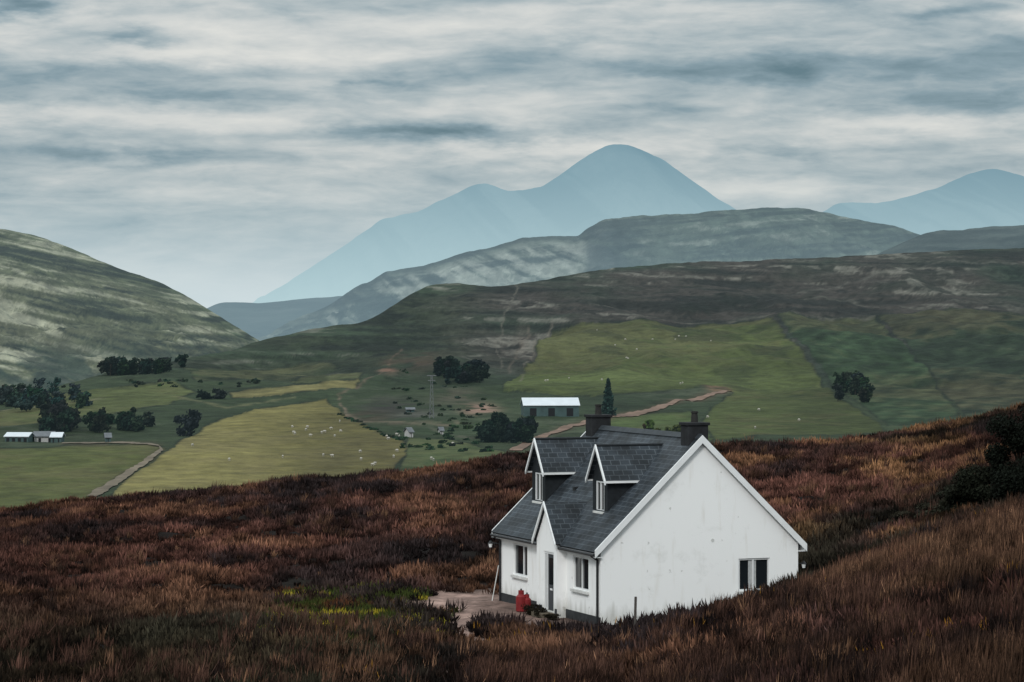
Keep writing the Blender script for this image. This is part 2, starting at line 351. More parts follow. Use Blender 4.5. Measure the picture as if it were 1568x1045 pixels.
fields=[
 (0,[(-400,700),(0,690),(120,684),(232,682),(252,690),(205,718),(150,752),(120,790),(-400,790)],(88,93,48),0),
 (1,[(165,790),(175,752),(215,718),(262,690),(318,652),(400,628),(500,612),(522,634),(548,648),(600,668),(625,682),(622,700),(600,720),(560,790)],(132,121,66),0),
 (2,[(560,790),(622,702),(625,668),(680,672),(745,690),(800,700),(830,790)],(76,92,54),1),
 (3,[(846,503),(1000,496),(1182,488),(1206,520),(1246,566),(1285,610),(1345,650),(1352,664),(1240,670),(1095,676),(1070,650),(1095,625),(1125,600),(1110,590),(1000,604),(930,608),(860,606),(770,602),(772,585),(815,555),(830,522)],(88,98,52),0),
 (4,[(352,606),(450,598),(552,588),(545,598),(450,609),(358,614)],(128,120,72),0),
 (5,[(-400,640),(0,628),(100,604),(262,592),(300,606),(250,626),(150,640),(0,652),(-400,665)],(88,95,54),0),
 (6,[(1190,486),(1340,482),(1360,505),(1420,560),(1470,640),(1360,655),(1290,600),(1215,520)],(54,72,48),1),
 (7,[(1345,482),(1568,478),(2100,470),(2100,660),(1568,640),(1480,645),(1420,560)],(48,60,44),1),
 (8,[(460,575),(560,572),(545,590),(450,595),(430,590)],(84,90,58),0),
 (9,[(280,560),(480,545),(520,560),(440,580),(300,590)],(66,78,52),1),
 (10,[(920,640),(1060,632),(1090,676),(900,690)],(78,92,50),0)]
un=U2+(nC-.5)*12;vnn=V+(nC-.5)*5
for (i,poly,colr,rough_) in fields:
    m=pip(un,vnn,poly)[...,None].astype(float)
    tex=(.50+.55*nB+.45*(nC-.5)*(1+rough_*2)+.35*nF)[...,None]
    cc=np.array(lin(*colr))*tex
    pt=(sm(.46,.68,nA+.5*(nC-.5)))[...,None]*.4;cc=cc*(1-pt)+np.array(lin(98,86,60))*pt
    if i==3:
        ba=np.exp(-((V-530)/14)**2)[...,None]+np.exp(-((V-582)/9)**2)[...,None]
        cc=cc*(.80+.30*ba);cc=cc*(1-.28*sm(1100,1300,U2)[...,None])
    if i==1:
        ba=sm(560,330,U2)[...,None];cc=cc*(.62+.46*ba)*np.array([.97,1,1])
    if i in(6,7):
        st=np.sin((U2*.5+V*1.0)*.28+nB*11+nA*6)[...,None];cc=cc*(1+.18*st)
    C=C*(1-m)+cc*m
    d=sdist(un,vnn,poly,True,1.6);e_=np.exp(-(d/2.4)**2)[...,None]*(.3+.5*(nC[...,None]>.5));C=C*(1-e_)+np.array(lin(34,42,33))*e_
dm=(sm(.58,.66,fbm(X*.035,Y*.02,131,4))*sm(660,560,V+0*U2)*.4)[...,None];C=C*(1-dm)+np.array(lin(34,42,35))*dm
tracks=[([(793,440),(784,462),(776,480),(765,510),(758,540),(770,560)],1.3,(112,106,94)),([(846,497),(825,528),(805,560),(795,580)],1.6,(118,109,96)),
 ([(812,500),(800,512),(806,528),(790,545),(780,565)],1.8,(104,94,82)),([(615,535),(590,570),(560,590),(520,612),(530,640)],1.8,(116,96,80)),
 ([(520,615),(530,636),(560,648),(640,652),(700,650)],2.4,(134,114,96)),([(900,470),(1060,488),(1190,484),(1340,482)],1.2,(105,102,90)),
 ([(640,650),(700,668),(760,672)],1.5,(110,104,90)),([(1120,455),(1260,445),(1400,470),(1568,470)],1.1,(98,96,86)),([(1200,440),(1330,425),(1450,405),(1568,412)],1.1,(98,96,88)),
 ([(262,612),(350,628),(450,612)],1.3,(116,112,78)),([(0,628),(60,622),(160,612)],1.2,(118,112,88)),([(1182,488),(1206,520),(1250,572)],1.4,(64,62,48)),
 ([(140,765),(170,742),(200,723),(232,703),(246,691)],9,(72,66,44)),([(246,691),(238,684),(160,682),(95,680)],3.5,(90,80,60)),
 ([(800,690),(840,667),(875,655),(905,648),(975,636),(1040,618),(1105,602),(1118,596)],5,(96,76,60))]
for pts,wd,colr in tracks:
    d=sdist(U2+(nC-.5)*10,V+(nC-.5)*6,pts);e_=np.exp(-(d/wd)**2)[...,None]*.6*sm(.2,.55,nF)[...,None];C=C*(1-e_)+np.array(lin(*colr))*e_
for (cu,cv,su,sv_,colr,am) in [(600,625,55,15,(58,54,51),.9),(560,640,40,8,(78,62,52),.6),(735,630,28,10,(158,122,106),.9),(700,612,40,12,(86,78,66),.7),(595,572,14,9,(150,108,90),.6),(800,520,12,22,(118,104,92),.4),(640,640,35,6,(96,92,88),.6),(680,575,60,18,(44,50,40),.6),(700,655,70,12,(58,76,50),.6),(640,560,50,16,(92,66,56),.4),(1100,595,18,6,(150,108,84),.6)]:
    e_=(np.exp(-(((U2-cu)/su)**2+((V-cv)/sv_)**2)**1.3)*sm(.3,.55,nC)*am)[...,None];C=C*(1-e_)+np.array(lin(*colr))*(.5+1.0*nC[...,None])*e_
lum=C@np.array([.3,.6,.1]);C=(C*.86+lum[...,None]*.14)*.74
dcr=Dv(vc)
back=[(1.04,-10),(1.12,-34),(1.3,-75)]
XX=[X];YY=[Y];ZZ=[Z];CC=[C]
for fm,dz in back:
    D=dcr*fm;XX.append(((us-UC)/F*D)[None]);YY.append(D[None]);ZZ.append((Z[-1]+dz)[None]);CC.append(C[-1:])
pre=[]
for D,zv in ((300.,-58.),(520.,-54.)):
    pre.append((((us-UC)/F*D)[None],np.full((1,len(us)),D),np.full((1,len(us)),zv),C[:1]))
XX=[p[0] for p in pre]+XX;YY=[p[1] for p in pre]+YY;ZZ=[p[2] for p in pre]+ZZ;CC=[p[3] for p in pre]+CC
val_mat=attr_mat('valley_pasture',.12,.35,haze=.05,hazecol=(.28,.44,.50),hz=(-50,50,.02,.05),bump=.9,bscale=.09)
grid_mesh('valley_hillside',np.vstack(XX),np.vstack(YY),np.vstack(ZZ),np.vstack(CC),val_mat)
print('valley done')
# ------------------------------------------------------------------ distant hills
def hill(name,crest,dc,df,zf,mat,colf,us0,us1,step=3,rows=140,amp=8,gsc=(.004,.0012),rag=1.5,seed=0,backd=1.25,prof=1.0):
    us=np.arange(us0,us1,step,dtype=float);cu,cv=zip(*crest);vc=np.interp(us,cu,cv)
    kk=np.ones(5)/5;vc=np.convolve(np.pad(vc,2,'edge'),kk,'valid')+(fbm(us*.06,us*0+3,seed,4)-.5)*rag*2
    zc=(VH-vc)/F*dc
    t=np.linspace(0,1,rows)[:,None]
    D=df+(dc-df)*t+0*us[None];sp_=t**prof*(1-.12*np.sin(np.pi*t))
    Z=zf+(zc[None]-zf)*sp_
    X=(us[None]-UC)/F*D
    env=np.sin(np.pi*np.clip(t,0,1))**.7
    ridg=1-np.abs(2*fbm(X*gsc[0]+D*gsc[1]*.8,D*gsc[1]-X*gsc[0]*.3,seed+3,7,.55)-1)
    Z2=Z+(ridg-.8)*amp*env*2.2+(fbm(X*gsc[0]*5,D*gsc[1]*5,seed+8,6,.62)-.5)*amp*1.0*env
    U=us[None]+0*D;V=VH-F*Z2/D
    C=colf(U,V,X,D,Z2,ridg,vc[None]+0*D)
    for fm,dz in ((1.05,.12),(backd,1.0)):
        D1=np.full((1,len(us)),dc*fm);X=np.vstack([X,(us[None]-UC)/F*D1]);D=np.vstack([D,D1]);Z2=np.vstack([Z2,(zc-(zc-zf)*dz)[None]]);C=np.vstack([C,C[-1:]])
    return grid_mesh(name,X,D,Z2,C,mat)
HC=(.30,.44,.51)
def mixc(c,col,f):
    f=f[...,None];return c*(1-f)+np.array(col)*f
def c_left(U,V,X,D,Z,r,vc):
    a=fbm(X*.006+D*.004,D*.0015,3,5);b=fbm(X*.03+D*.015,D*.006-X*.01,7,6,.6);f=fbm(X*.12,D*.03,19,4)
    q=Z+X*.22;s=fbs(X*.008,q*.12,9,6,.66);s2=fbs(X*.02+Z*.02,q*.35,14,5,.6)
    c=np.array(lin(64,76,56))*(1-a[...,None])+np.array(lin(90,88,70))*a[...,None]
    c=mixc(c,lin(160,158,138),sm(.50,.62,s*.55+s2*.45)*.6)
    c=mixc(c,lin(24,32,30),sm(.49,.38,s*.55+s2*.45)*.8)
    c=mixc(c,lin(38,50,44),sm(495,570,V)*sm(.35,.5,b)*.8)
    return c*(.5+1.0*f[...,None])
hill('hillside',[(-700,330),(-200,340),(0,350),(50,360),(100,376),(150,398),(200,418),(240,430),(280,450),(320,474),(360,499),(395,521),(440,548),(500,572)],3000,1850,-62,
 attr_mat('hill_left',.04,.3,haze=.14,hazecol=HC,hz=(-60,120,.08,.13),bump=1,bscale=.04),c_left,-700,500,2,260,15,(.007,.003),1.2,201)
def c_mid(U,V,X,D,Z,r,vc):
    a=fbm(X*.003,D*.0012,13,5);b=fbm(X*.03+Z*.045,Z*.03-X*.014,17,6,.7);q=Z-X*.10
    s=fbs(X*.006,q*.07,27,6,.66);f=fbm(X*.09,Z*.09,29,4);gl=fbs((X+Z*1.6)*.03,Z*.008,39,5,.62)   # gullies raking down the flank
    c=np.array(lin(62,72,64))*(1-a[...,None])+np.array(lin(86,90,82))*a[...,None]
    c=mixc(c,lin(28,36,40),sm(.50,.38,s)*.6)
    lf=sm(440,520,U)*sm(960,860,U);rel=sm(3,22,V-vc)
    c=mixc(c,lin(150,152,142),sm(.44,.58,gl*.6+s*.25+b*.15)*lf*rel*.62+sm(.54,.66,s*.6+b*.4)*(1-lf)*.30)
    c=mixc(c,lin(30,38,40),sm(.46,.36,gl)*lf*.6)
    c=mixc(c,lin(28,36,40),sm(10,1,V-vc)*lf*.55)
    c=mixc(c,lin(32,40,44),sm(890,905,U)*sm(1010,930,U)*sm(345,360,V)*sm(.3,.55,gl)*.7)
    return c*(.5+1.0*f[...,None])
hill('hill',[(-200,640),(300,590),(380,530),(420,508),(460,485),(500,470),(540,442),(570,430),(590,416),(650,407),(700,390),(750,379),(800,365),(850,362),(885,362),(900,350),(925,336),(960,332),(1000,330),(1060,327),(1140,320),(1220,318),(1270,327),(1320,338),(1370,346),(1400,356),(1430,368),(1500,385),(1700,420),(2100,480)],
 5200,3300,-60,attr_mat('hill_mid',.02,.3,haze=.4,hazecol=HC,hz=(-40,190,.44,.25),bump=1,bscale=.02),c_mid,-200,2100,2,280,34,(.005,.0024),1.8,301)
def c_r(U,V,X,D,Z,r,vc):
    a=fbm(X*.008,D*.004,23,6,.6);s=fbs(X*.006,Z*.06,27,6,.6)
    c=np.array(lin(42,52,50))*(1-a[...,None])+np.array(lin(76,80,76))*a[...,None];return mixc(c,lin(26,34,36),sm(.5,.38,s)*.5)
hill('hill',[(1250,430),(1340,392),(1380,372),(1410,360),(1440,352),(1470,353),(1520,347),(1568,345),(1800,335),(2100,330)],4300,3200,-20,
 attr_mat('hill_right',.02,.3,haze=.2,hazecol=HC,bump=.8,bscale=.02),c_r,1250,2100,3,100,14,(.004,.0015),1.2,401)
hill('lowland_hill',[(-400,500),(240,498),(300,480),(322,470),(335,464),(365,463),(400,465),(450,459),(520,454),(600,448),(700,470),(900,500)],7500,5600,-80,
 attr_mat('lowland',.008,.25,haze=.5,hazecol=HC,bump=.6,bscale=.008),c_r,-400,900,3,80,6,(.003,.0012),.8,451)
def c_far(U,V,X,D,Z,r,vc):
    a=fbm(X*.004+Z*.004,Z*.002-X*.0015,33,6,.62);g=fbs((X+Z*.9)*.006,Z*.0015,35,5,.6)
    c=np.array(lin(40,50,54))*(1-a[...,None])+np.array(lin(130,132,126))*a[...,None];return mixc(c,lin(24,32,38),sm(.52,.38,g)*.8)
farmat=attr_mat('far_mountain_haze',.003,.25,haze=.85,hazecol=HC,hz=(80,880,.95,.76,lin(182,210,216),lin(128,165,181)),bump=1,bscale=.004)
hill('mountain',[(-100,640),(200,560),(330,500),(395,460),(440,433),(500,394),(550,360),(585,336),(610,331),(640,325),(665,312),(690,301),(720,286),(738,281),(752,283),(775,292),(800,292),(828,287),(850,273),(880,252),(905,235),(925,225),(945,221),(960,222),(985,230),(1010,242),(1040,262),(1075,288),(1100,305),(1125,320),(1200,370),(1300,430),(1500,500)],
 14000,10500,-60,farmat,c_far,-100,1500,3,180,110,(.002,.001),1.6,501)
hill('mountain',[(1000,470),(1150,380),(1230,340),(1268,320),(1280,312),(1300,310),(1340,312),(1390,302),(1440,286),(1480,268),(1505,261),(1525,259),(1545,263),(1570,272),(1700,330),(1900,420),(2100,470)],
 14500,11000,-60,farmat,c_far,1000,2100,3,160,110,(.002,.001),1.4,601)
me=bpy.data.meshes.new('ground');S=40000
me.from_pydata([(-S,-200,-90),(S,-200,-90),(S,60000,-90),(-S,60000,-90)],[],[(0,1,2,3)])
gm=simple('lowland_ground',lin(60,76,60),.95,.2,.002)
go=bpy.data.objects.new('ground',me);scene.collection.objects.link(go);me.materials.append(gm)
print('hills done')
# ------------------------------------------------------------------ roads in the valley
def road(name,pts,mat):
    co=[];P=[];
    for (a,b) in zip(pts[:-1],pts[1:]):
        for t in np.linspace(0,1,8,endpoint=False):
            P.append([a[i]*(1-t)+b[i]*t for i in range(4)])
    P.append(list(pts[-1]))
    for u,v,wu,wv in P:
        for sgn in (-1,-.33,.33,1):
            j=random.uniform(.7,1.25) if abs(sgn)==1 else 1
            X,Y,Z=vpt(u+sgn*wu*j,v+sgn*wv*j);co.append((float(X),float(Y),float(Z)+.3))
    f=[]
    for i in range(len(P)-1):
        for k in range(3):
            a=i*4+k;f.append((a,a+1,a+5,a+4))
    return raw_mesh(name,co,f,4,None,mat)
dirt=simple('dirt_road_surface',lin(112,92,80),.95,.4,.12);grav=simple('gravel_track_surface',lin(100,91,78),.95,.4,.12)
road('valley_road',[(790,694,12,0),(815,680,8,1),(840,667,6,1.6),(875,655,3,2),(905,648,3,2.2),(940,640,2,2.6),(975,636,2,2.8),(1005,630,2,2.6),(1040,618,2,2),(1075,610,2,1.6),(1105,602,3,1.5),(1118,596,3,1)],dirt)
road('farm_track',[(140,762,9,1),(170,744,8,1),(200,724,6,1),(224,709,5,1),(238,699,4,1),(247,692,3,1),(244,687,1.5,1.2),(225,684,0,1.1),(200,682,0,1),(150,681,0,1),(95,680,0,1)],grav)
# ------------------------------------------------------------------ trees in the valley
tree_mat=attr_mat('tree_foliage',.3,.3,haze=.03,hazecol=(.28,.44,.50))
def tree_geo(X,Y,Z,h,wd,kind,nl,lsz,col):
    co=[];cc=[]
    def limb(p0,p1,r0,r1):
        d=(p1-p0).normalized();a=d.orthogonal().normalized();b=d.cross(a)
        for i in range(5):
            t0=2*math.pi*i/5;t1=2*math.pi*(i+1)/5
            q=[p0+(a*math.cos(t0)+b*math.sin(t0))*r0,p0+(a*math.cos(t1)+b*math.sin(t1))*r0,p1+(a*math.cos(t1)+b*math.sin(t1))*r1,p1+(a*math.cos(t0)+b*math.sin(t0))*r1]
            co.extend([tuple(v) for v in q]);cc.extend([(.03,.025,.02)]*4)
    o=Vector((X,Y,Z-.5));top=o+Vector((random.uniform(-.3,.3)*h*.05,random.uniform(-.3,.3)*h*.05,h*.9))
    limb(o,top,h*.025+.02,.02)
    cl=[]
    if kind=='conifer':
        for i in range(14):
            t=.12+.86*i/13;cl.append((o+Vector((0,0,h*t)),wd*.5*(1-t)**.8+.15,h*.05))
            for k in range(3):
                a=random.uniform(0,6.28);e=o+Vector((math.cos(a)*wd*.45*(1-t),math.sin(a)*wd*.45*(1-t),h*(t-.04)));limb(o+Vector((0,0,h*t)),e,.07,.02)
    else:
        for i in range(random.randint(10,15)):
            a=random.uniform(0,6.28);rr=wd*.5*random.uniform(.1,.8);hh=h*random.uniform(.18,.86);rr*=1-.5*abs(hh/h-.5)
            c=o+Vector((math.cos(a)*rr,math.sin(a)*rr,hh));limb(o+Vector((0,0,hh*.55)),c,h*.012+.01,.01)
            cl.append((c,wd*random.uniform(.14,.24),h*random.uniform(.09,.16)))
    for k in range(nl):
        c,rx,rz=random.choice(cl);v=Vector((random.gauss(0,1),random.gauss(0,1),random.gauss(0,1))).normalized()*random.uniform(.4,1.12)
        p=c+Vector((v.x*rx,v.y*rx,v.z*rz))
        if kind=='conifer':p.z-=(v.xy.length)*h*.04
        n=Vector((random.gauss(0,1),random.gauss(0,1),random.gauss(0,1))).normalized();a=n.orthogonal().normalized()*lsz*random.uniform(.5,1.2);b=n.cross(a)*.6
        co.extend([tuple(p-a),tuple(p-b),tuple(p+a),tuple(p+b)])
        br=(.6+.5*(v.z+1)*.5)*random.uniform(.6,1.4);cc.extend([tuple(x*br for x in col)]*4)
    return co,cc
def trees(name,lst,kind='broad',lsz=.9,nl=260,col=lin(36,46,38)):
    co=[];cc=[]
    for (u,v,hp,wp) in lst:
        X,Y,Z=[float(q) for q in vpt(u,v)];sc=Y/F
        a,b=tree_geo(X,Y,Z,hp*sc,wp*sc,kind,nl,lsz,tuple(q*random.uniform(.7,1.35) for q in col));co+=a;cc+=b
    return raw_mesh(name,co,np.arange(len(co)).reshape(-1,4),4,np.array(cc),tree_mat,smooth=False)
R=random.uniform
trees('farm_woodland',[(R(68,155),R(652,668),R(28,44),R(24,36)) for _ in range(24)]+[(R(150,228),R(650,658),R(18,34),R(18,26)) for _ in range(16)])
trees('broadleaf_tree',[(290,668,50,50)],nl=900)
trees('broadleaf_tree',[(336,615,18,34)],nl=380);trees('broadleaf_tree',[(312,616,16,24)],nl=300)
trees('plantation',[(R(668,742),R(574,586),R(14,30),R(14,24)) for _ in range(44)],col=lin(30,38,34))
trees('spruce_grove',[(R(742,815),R(664,684),R(20,38),R(20,30)) for _ in range(36)],nl=340,col=lin(28,38,33))
trees('conifer_tree',[(931,640,58,26)],'conifer',nl=900,col=lin(40,54,46))
trees('roadside_trees',[(R(1282,1328),R(585,622),R(24,36),R(16,26)) for _ in range(18)])
trees('shelterbelt',[(R(155,262),R(570,577),R(18,34),R(16,26)) for _ in range(34)])
trees('broadleaf_tree',[(277,560,22,24)],nl=400)
trees('riverside_woodland',[(R(-60,130),R(606,632),R(16,32),R(18,34)) for _ in range(34)],col=lin(44,56,52))
trees('garden_trees',[(R(985,1050),R(668,684),R(18,30),R(14,22)) for _ in range(8)],col=lin(70,76,44))
trees('hedgerow',[(R(600,760),R(650,696),R(4,8),R(8,18)) for _ in range(50)]+[(520+i*5,636+i*2.2+R(-2,2),R(3,6),R(6,12)) for i in range(20)],nl=60,lsz=.7,col=lin(44,60,42))
trees('scrub_bushes',[(R(600,760),R(570,650),R(3,6),R(8,16)) for _ in range(44)]+[(R(-50,400),R(590,600),R(4,8),R(8,16)) for _ in range(34)],nl=40,lsz=.7,col=lin(44,56,43))
# ------------------------------------------------------------------ sheep
wool=simple('wool',(.40,.38,.34),.95,.1,4)
def sheep_flock(name,lst):
    bm=bmesh.new()
    from mathutils import Matrix
    for (u,v) in lst:
        X,Y,Z=[float(q) for q in vpt(u,v)];a=random.uniform(0,6.28);g=random.random()<.6
        Mx=Matrix.Translation((X,Y,Z+.15))@Matrix.Rotation(a,4,'Z')@Matrix.Scale(1.05,4)
        bmesh.ops.create_icosphere(bm,subdivisions=2,radius=1,matrix=Mx@Matrix.Translation((0,0,.62))@Matrix.Diagonal((.55,.27,.30,1)))
        bmesh.ops.create_icosphere(bm,subdivisions=1,radius=1,matrix=Mx@Matrix.Translation((.45,0,.62))@Matrix.Diagonal((.22,.18,.24,1)))
        hz_=.28 if g else .82
        bmesh.ops.create_cone(bm,cap_ends=True,segments=6,radius1=.11,radius2=.05,depth=.4,matrix=Mx@Matrix.Translation((.66,0,(hz_+.62)/2))@Matrix.Rotation(math.radians(140 if g else 60),4,'Y'))
        for sx in(-.35,.32):
            for sy in(-.14,.14):
                bmesh.ops.create_cone(bm,cap_ends=True,segments=5,radius1=.035,radius2=.06,depth=.45,matrix=Mx@Matrix.Translation((sx,sy,.22)))
    me=bpy.data.meshes.new(name);bm.to_mesh(me);bm.free();ob=bpy.data.objects.new(name,me);scene.collection.objects.link(ob);me.materials.append(wool)
sh=[]
def cl(cu,cv,su,sv_,n):
    for _ in range(n): sh.append((random.gauss(cu,su),random.gauss(cv,sv_)))
cl(480,662,25,9,12);cl(560,708,30,6,7);cl(640,695,30,8,4);cl(1040,522,45,6,8);cl(950,550,40,8,4);cl(1150,640,50,10,4);cl(600,670,14,8,4);cl(1020,590,60,5,3);cl(400,700,60,12,3);cl(860,585,30,6,3)
sheep_flock('sheep_flock',sh)
# ------------------------------------------------------------------ generic box/prism parts
def mkpart(name,verts,faces,mat,parent=None,uvf=None,smooth=False):
    me=bpy.data.meshes.new(name);me.from_pydata([tuple(v) for v in verts],[],faces);me.update()
    bm=bmesh.new();bm.from_mesh(me);bmesh.ops.recalc_face_normals(bm,faces=bm.faces);bm.to_mesh(me);bm.free()
    if uvf:
        uv=me.uv_layers.new(name='UVMap')
        for lp in me.loops: uv.data[lp.index].uv=uvf(me.vertices[lp.vertex_index].co)
    ob=bpy.data.objects.new(name,me);scene.collection.objects.link(ob)
    if mat:me.materials.append(mat)
    if parent:ob.parent=parent
    return ob
def box(name,x0,x1,y0,y1,z0,z1,mat,parent=None,bev=0):
    v=[(x0,y0,z0),(x1,y0,z0),(x1,y1,z0),(x0,y1,z0),(x0,y0,z1),(x1,y0,z1),(x1,y1,z1),(x0,y1,z1)]
    ob=mkpart(name,v,[(0,3,2,1),(4,5,6,7),(0,1,5,4),(1,2,6,5),(2,3,7,6),(3,0,4,7)],mat,parent)
    if bev:
        m=ob.modifiers.new('b','BEVEL');m.width=bev;m.segments=2
    return ob
def prism(name,prof,axis,a0,a1,mat,parent=None):
    n=len(prof);v=[]
    for a in(a0,a1):
        for p,z in prof: v.append((p,a,z) if axis=='y' else (a,p,z))
    f=[tuple(range(n)),tuple(range(2*n-1,n-1,-1))]+[(i,(i+1)%n,n+(i+1)%n,n+i) for i in range(n)]
    return mkpart(name,v,f,mat,parent)
def cyl(name,p0,p1,r,mat,parent=None,seg=14,r2=None):
    p0=Vector(p0);p1=Vector(p1);d=(p1-p0).normalized();a=d.orthogonal().normalized();b=d.cross(a);r2=r if r2 is None else r2
    v=[];
    for p,rr in((p0,r),(p1,r2)):
        for i in range(seg):
            t=2*math.pi*i/seg;v.append(p+(a*math.cos(t)+b*math.sin(t))*rr)
    f=[tuple(range(seg)),tuple(range(2*seg-1,seg-1,-1))]+[(i,(i+1)%seg,seg+(i+1)%seg,seg+i) for i in range(seg)]
    return mkpart(name,v,f,mat,parent)
def empty(name,loc,rot=0):
    e=bpy.data.objects.new(name,None);scene.collection.objects.link(e);e.location=loc;e.rotation_euler=(0,0,rot);return e
def wall_material():
    m,nt,b=newmat('white_render');N=nt.nodes;L=nt.links
    tc=N.new('ShaderNodeTexCoord')
    n=N.new('ShaderNodeTexNoise');n.inputs['Scale'].default_value=.7;n.inputs['Detail'].default_value=9;n.inputs['Roughness'].default_value=.72
    L.new(tc.outputs['Object'],n.inputs['Vector'])
    mp=N.new('ShaderNodeMapping');mp.inputs['Scale'].default_value=(3.5,3.5,.5);L.new(tc.outputs['Object'],mp.inputs[0])
    n2=N.new('ShaderNodeTexNoise');n2.inputs['Scale'].default_value=1;n2.inputs['Detail'].default_value=6;L.new(mp.outputs[0],n2.inputs['Vector'])
    r1=N.new('ShaderNodeValToRGB');r1.color_ramp.elements[0].position=.30;r1.color_ramp.elements[0].color=(.76,.76,.74,1);r1.color_ramp.elements[1].position=.45;r1.color_ramp.elements[1].color=(.90,.90,.89,1)
    L.new(n.outputs['Fac'],r1.inputs[0])
    r2=N.new('ShaderNodeValToRGB');r2.color_ramp.elements[0].position=.30;r2.color_ramp.elements[0].color=(.92,.91,.89,1);r2.color_ramp.elements[1].position=.42;r2.color_ramp.elements[1].color=(1,1,1,1)
    L.new(n2.outputs['Fac'],r2.inputs[0])
    mu=N.new('ShaderNodeMix');mu.data_type='RGBA';mu.blend_type='MULTIPLY';mu.inputs[0].default_value=1
    L.new(r1.outputs[0],mu.inputs[6]);L.new(r2.outputs[0],mu.inputs[7])
    n4=N.new('ShaderNodeTexNoise');n4.inputs['Scale'].default_value=3.2;n4.inputs['Detail'].default_value=3;L.new(tc.outputs['Object'],n4.inputs['Vector'])
    sp4=N.new('ShaderNodeMapRange');sp4.inputs['From Min'].default_value=.68;sp4.inputs['From Max'].default_value=.72;sp4.inputs['To Max'].default_value=.5;L.new(n4.outputs['Fac'],sp4.inputs['Value'])
    m4=N.new('ShaderNodeMix');m4.data_type='RGBA';L.new(sp4.outputs[0],m4.inputs[0]);L.new(mu.outputs[2],m4.inputs[6]);m4.inputs[7].default_value=(.35,.34,.31,1)
    sz=N.new('ShaderNodeSeparateXYZ');L.new(tc.outputs['Object'],sz.inputs[0])
    ad=N.new('ShaderNodeMath');ad.operation='MULTIPLY_ADD';L.new(n2.outputs['Fac'],ad.inputs[0]);ad.inputs[1].default_value=-1.3;L.new(sz.outputs['Z'],ad.inputs[2])
    mr=N.new('ShaderNodeMapRange');mr.inputs['From Min'].default_value=-.6;mr.inputs['From Max'].default_value=-.1;mr.inputs['To Min'].default_value=.5;mr.inputs['To Max'].default_value=0
    L.new(ad.outputs[0],mr.inputs['Value'])
    m3=N.new('ShaderNodeMix');m3.data_type='RGBA';L.new(mr.outputs[0],m3.inputs[0]);L.new(m4.outputs[2],m3.inputs[6]);m3.inputs[7].default_value=(.28,.27,.22,1)
    L.new(m3.outputs[2],b.inputs['Base Color']);b.inputs['Roughness'].default_value=.9;b.inputs['Specular IOR Level'].default_value=.2
    n3=N.new('ShaderNodeTexNoise');n3.inputs['Scale'].default_value=30;L.new(tc.outputs['Object'],n3.inputs['Vector'])
    bp=N.new('ShaderNodeBump');bp.inputs['Strength'].default_value=.3;bp.inputs['Distance'].default_value=.02;L.new(n3.outputs['Fac'],bp.inputs['Height']);L.new(bp.outputs[0],b.inputs['Normal'])
    return m
def slate_material():
    m,nt,b=newmat('roof_slate');N=nt.nodes;L=nt.links;RH=.21
    uv=N.new('ShaderNodeUVMap');uv.uv_map='UVMap'
    br=N.new('ShaderNodeTexBrick');br.inputs['Scale'].default_value=1;br.inputs['Brick Width'].default_value=.36;br.inputs['Row Height'].default_value=RH
    br.inputs['Mortar Size'].default_value=.016;br.inputs['Mortar Smooth'].default_value=.4
    br.inputs['Color1'].default_value=(.013,.017,.021,1);br.inputs['Color2'].default_value=(.027,.034,.042,1);br.inputs['Mortar'].default_value=(.065,.075,.085,1)
    L.new(uv.outputs[0],br.inputs['Vector'])
    n=N.new('ShaderNodeTexNoise');n.inputs['Scale'].default_value=1.1;n.inputs['Detail'].default_value=7;L.new(uv.outputs[0],n.inputs['Vector'])
    mr=N.new('ShaderNodeMapRange');mr.inputs['From Min'].default_value=.35;mr.inputs['From Max'].default_value=.7;mr.inputs['To Min'].default_value=.55;mr.inputs['To Max'].default_value=1.7
    L.new(n.outputs['Fac'],mr.inputs['Value'])
    vm=N.new('ShaderNodeVectorMath');vm.operation='SCALE';L.new(br.outputs['Color'],vm.inputs[0]);L.new(mr.outputs[0],vm.inputs['Scale'])
    L.new(vm.outputs[0],b.inputs['Base Color']);b.inputs['Roughness'].default_value=.6;b.inputs['Specular IOR Level'].default_value=.22
    s=N.new('ShaderNodeSeparateXYZ');L.new(uv.outputs[0],s.inputs[0])
    dv=N.new('ShaderNodeMath');dv.operation='DIVIDE';L.new(s.outputs['Y'],dv.inputs[0]);dv.inputs[1].default_value=RH
    fr=N.new('ShaderNodeMath');fr.operation='FRACT';L.new(dv.outputs[0],fr.inputs[0])
    iv=N.new('ShaderNodeMath');iv.operation='SUBTRACT';iv.inputs[0].default_value=1;L.new(fr.outputs[0],iv.inputs[1])
    bp=N.new('ShaderNodeBump');bp.inputs['Strength'].default_value=1;bp.inputs['Distance'].default_value=.04;L.new(iv.outputs[0],bp.inputs['Height'])
    L.new(bp.outputs[0],b.inputs['Normal']);return m
wallM=wall_material();slate=slate_material()
trim=simple('white_trim',(.78,.79,.79),.5,.06,2);darkp=simple('black_plastic',(.02,.021,.023),.4,.2,4)
hung=simple('cheek_slate',(.011,.014,.017),.7,.3,6,.3);chim=simple('chimney_render',(.018,.019,.021),.9,.35,3,.4)
pot=simple('chimney_pot',(.022,.021,.02),.8,.3,6);plin=simple('plinth_paint',(.03,.032,.034),.8,.3,4)
frameM=simple('window_frame_white',(.72,.73,.73),.4,.04,2);curt=simple('curtain',(.42,.43,.43),.95,.15,9);sill=simple('stone_sill',(.6,.6,.58),.8,.15,5)
gl,gnt,gb=newmat('window_glass');gb.inputs['Base Color'].default_value=(.012,.015,.018,1);gb.inputs['Roughness'].default_value=.08;gb.inputs['Specular IOR Level'].default_value=.5
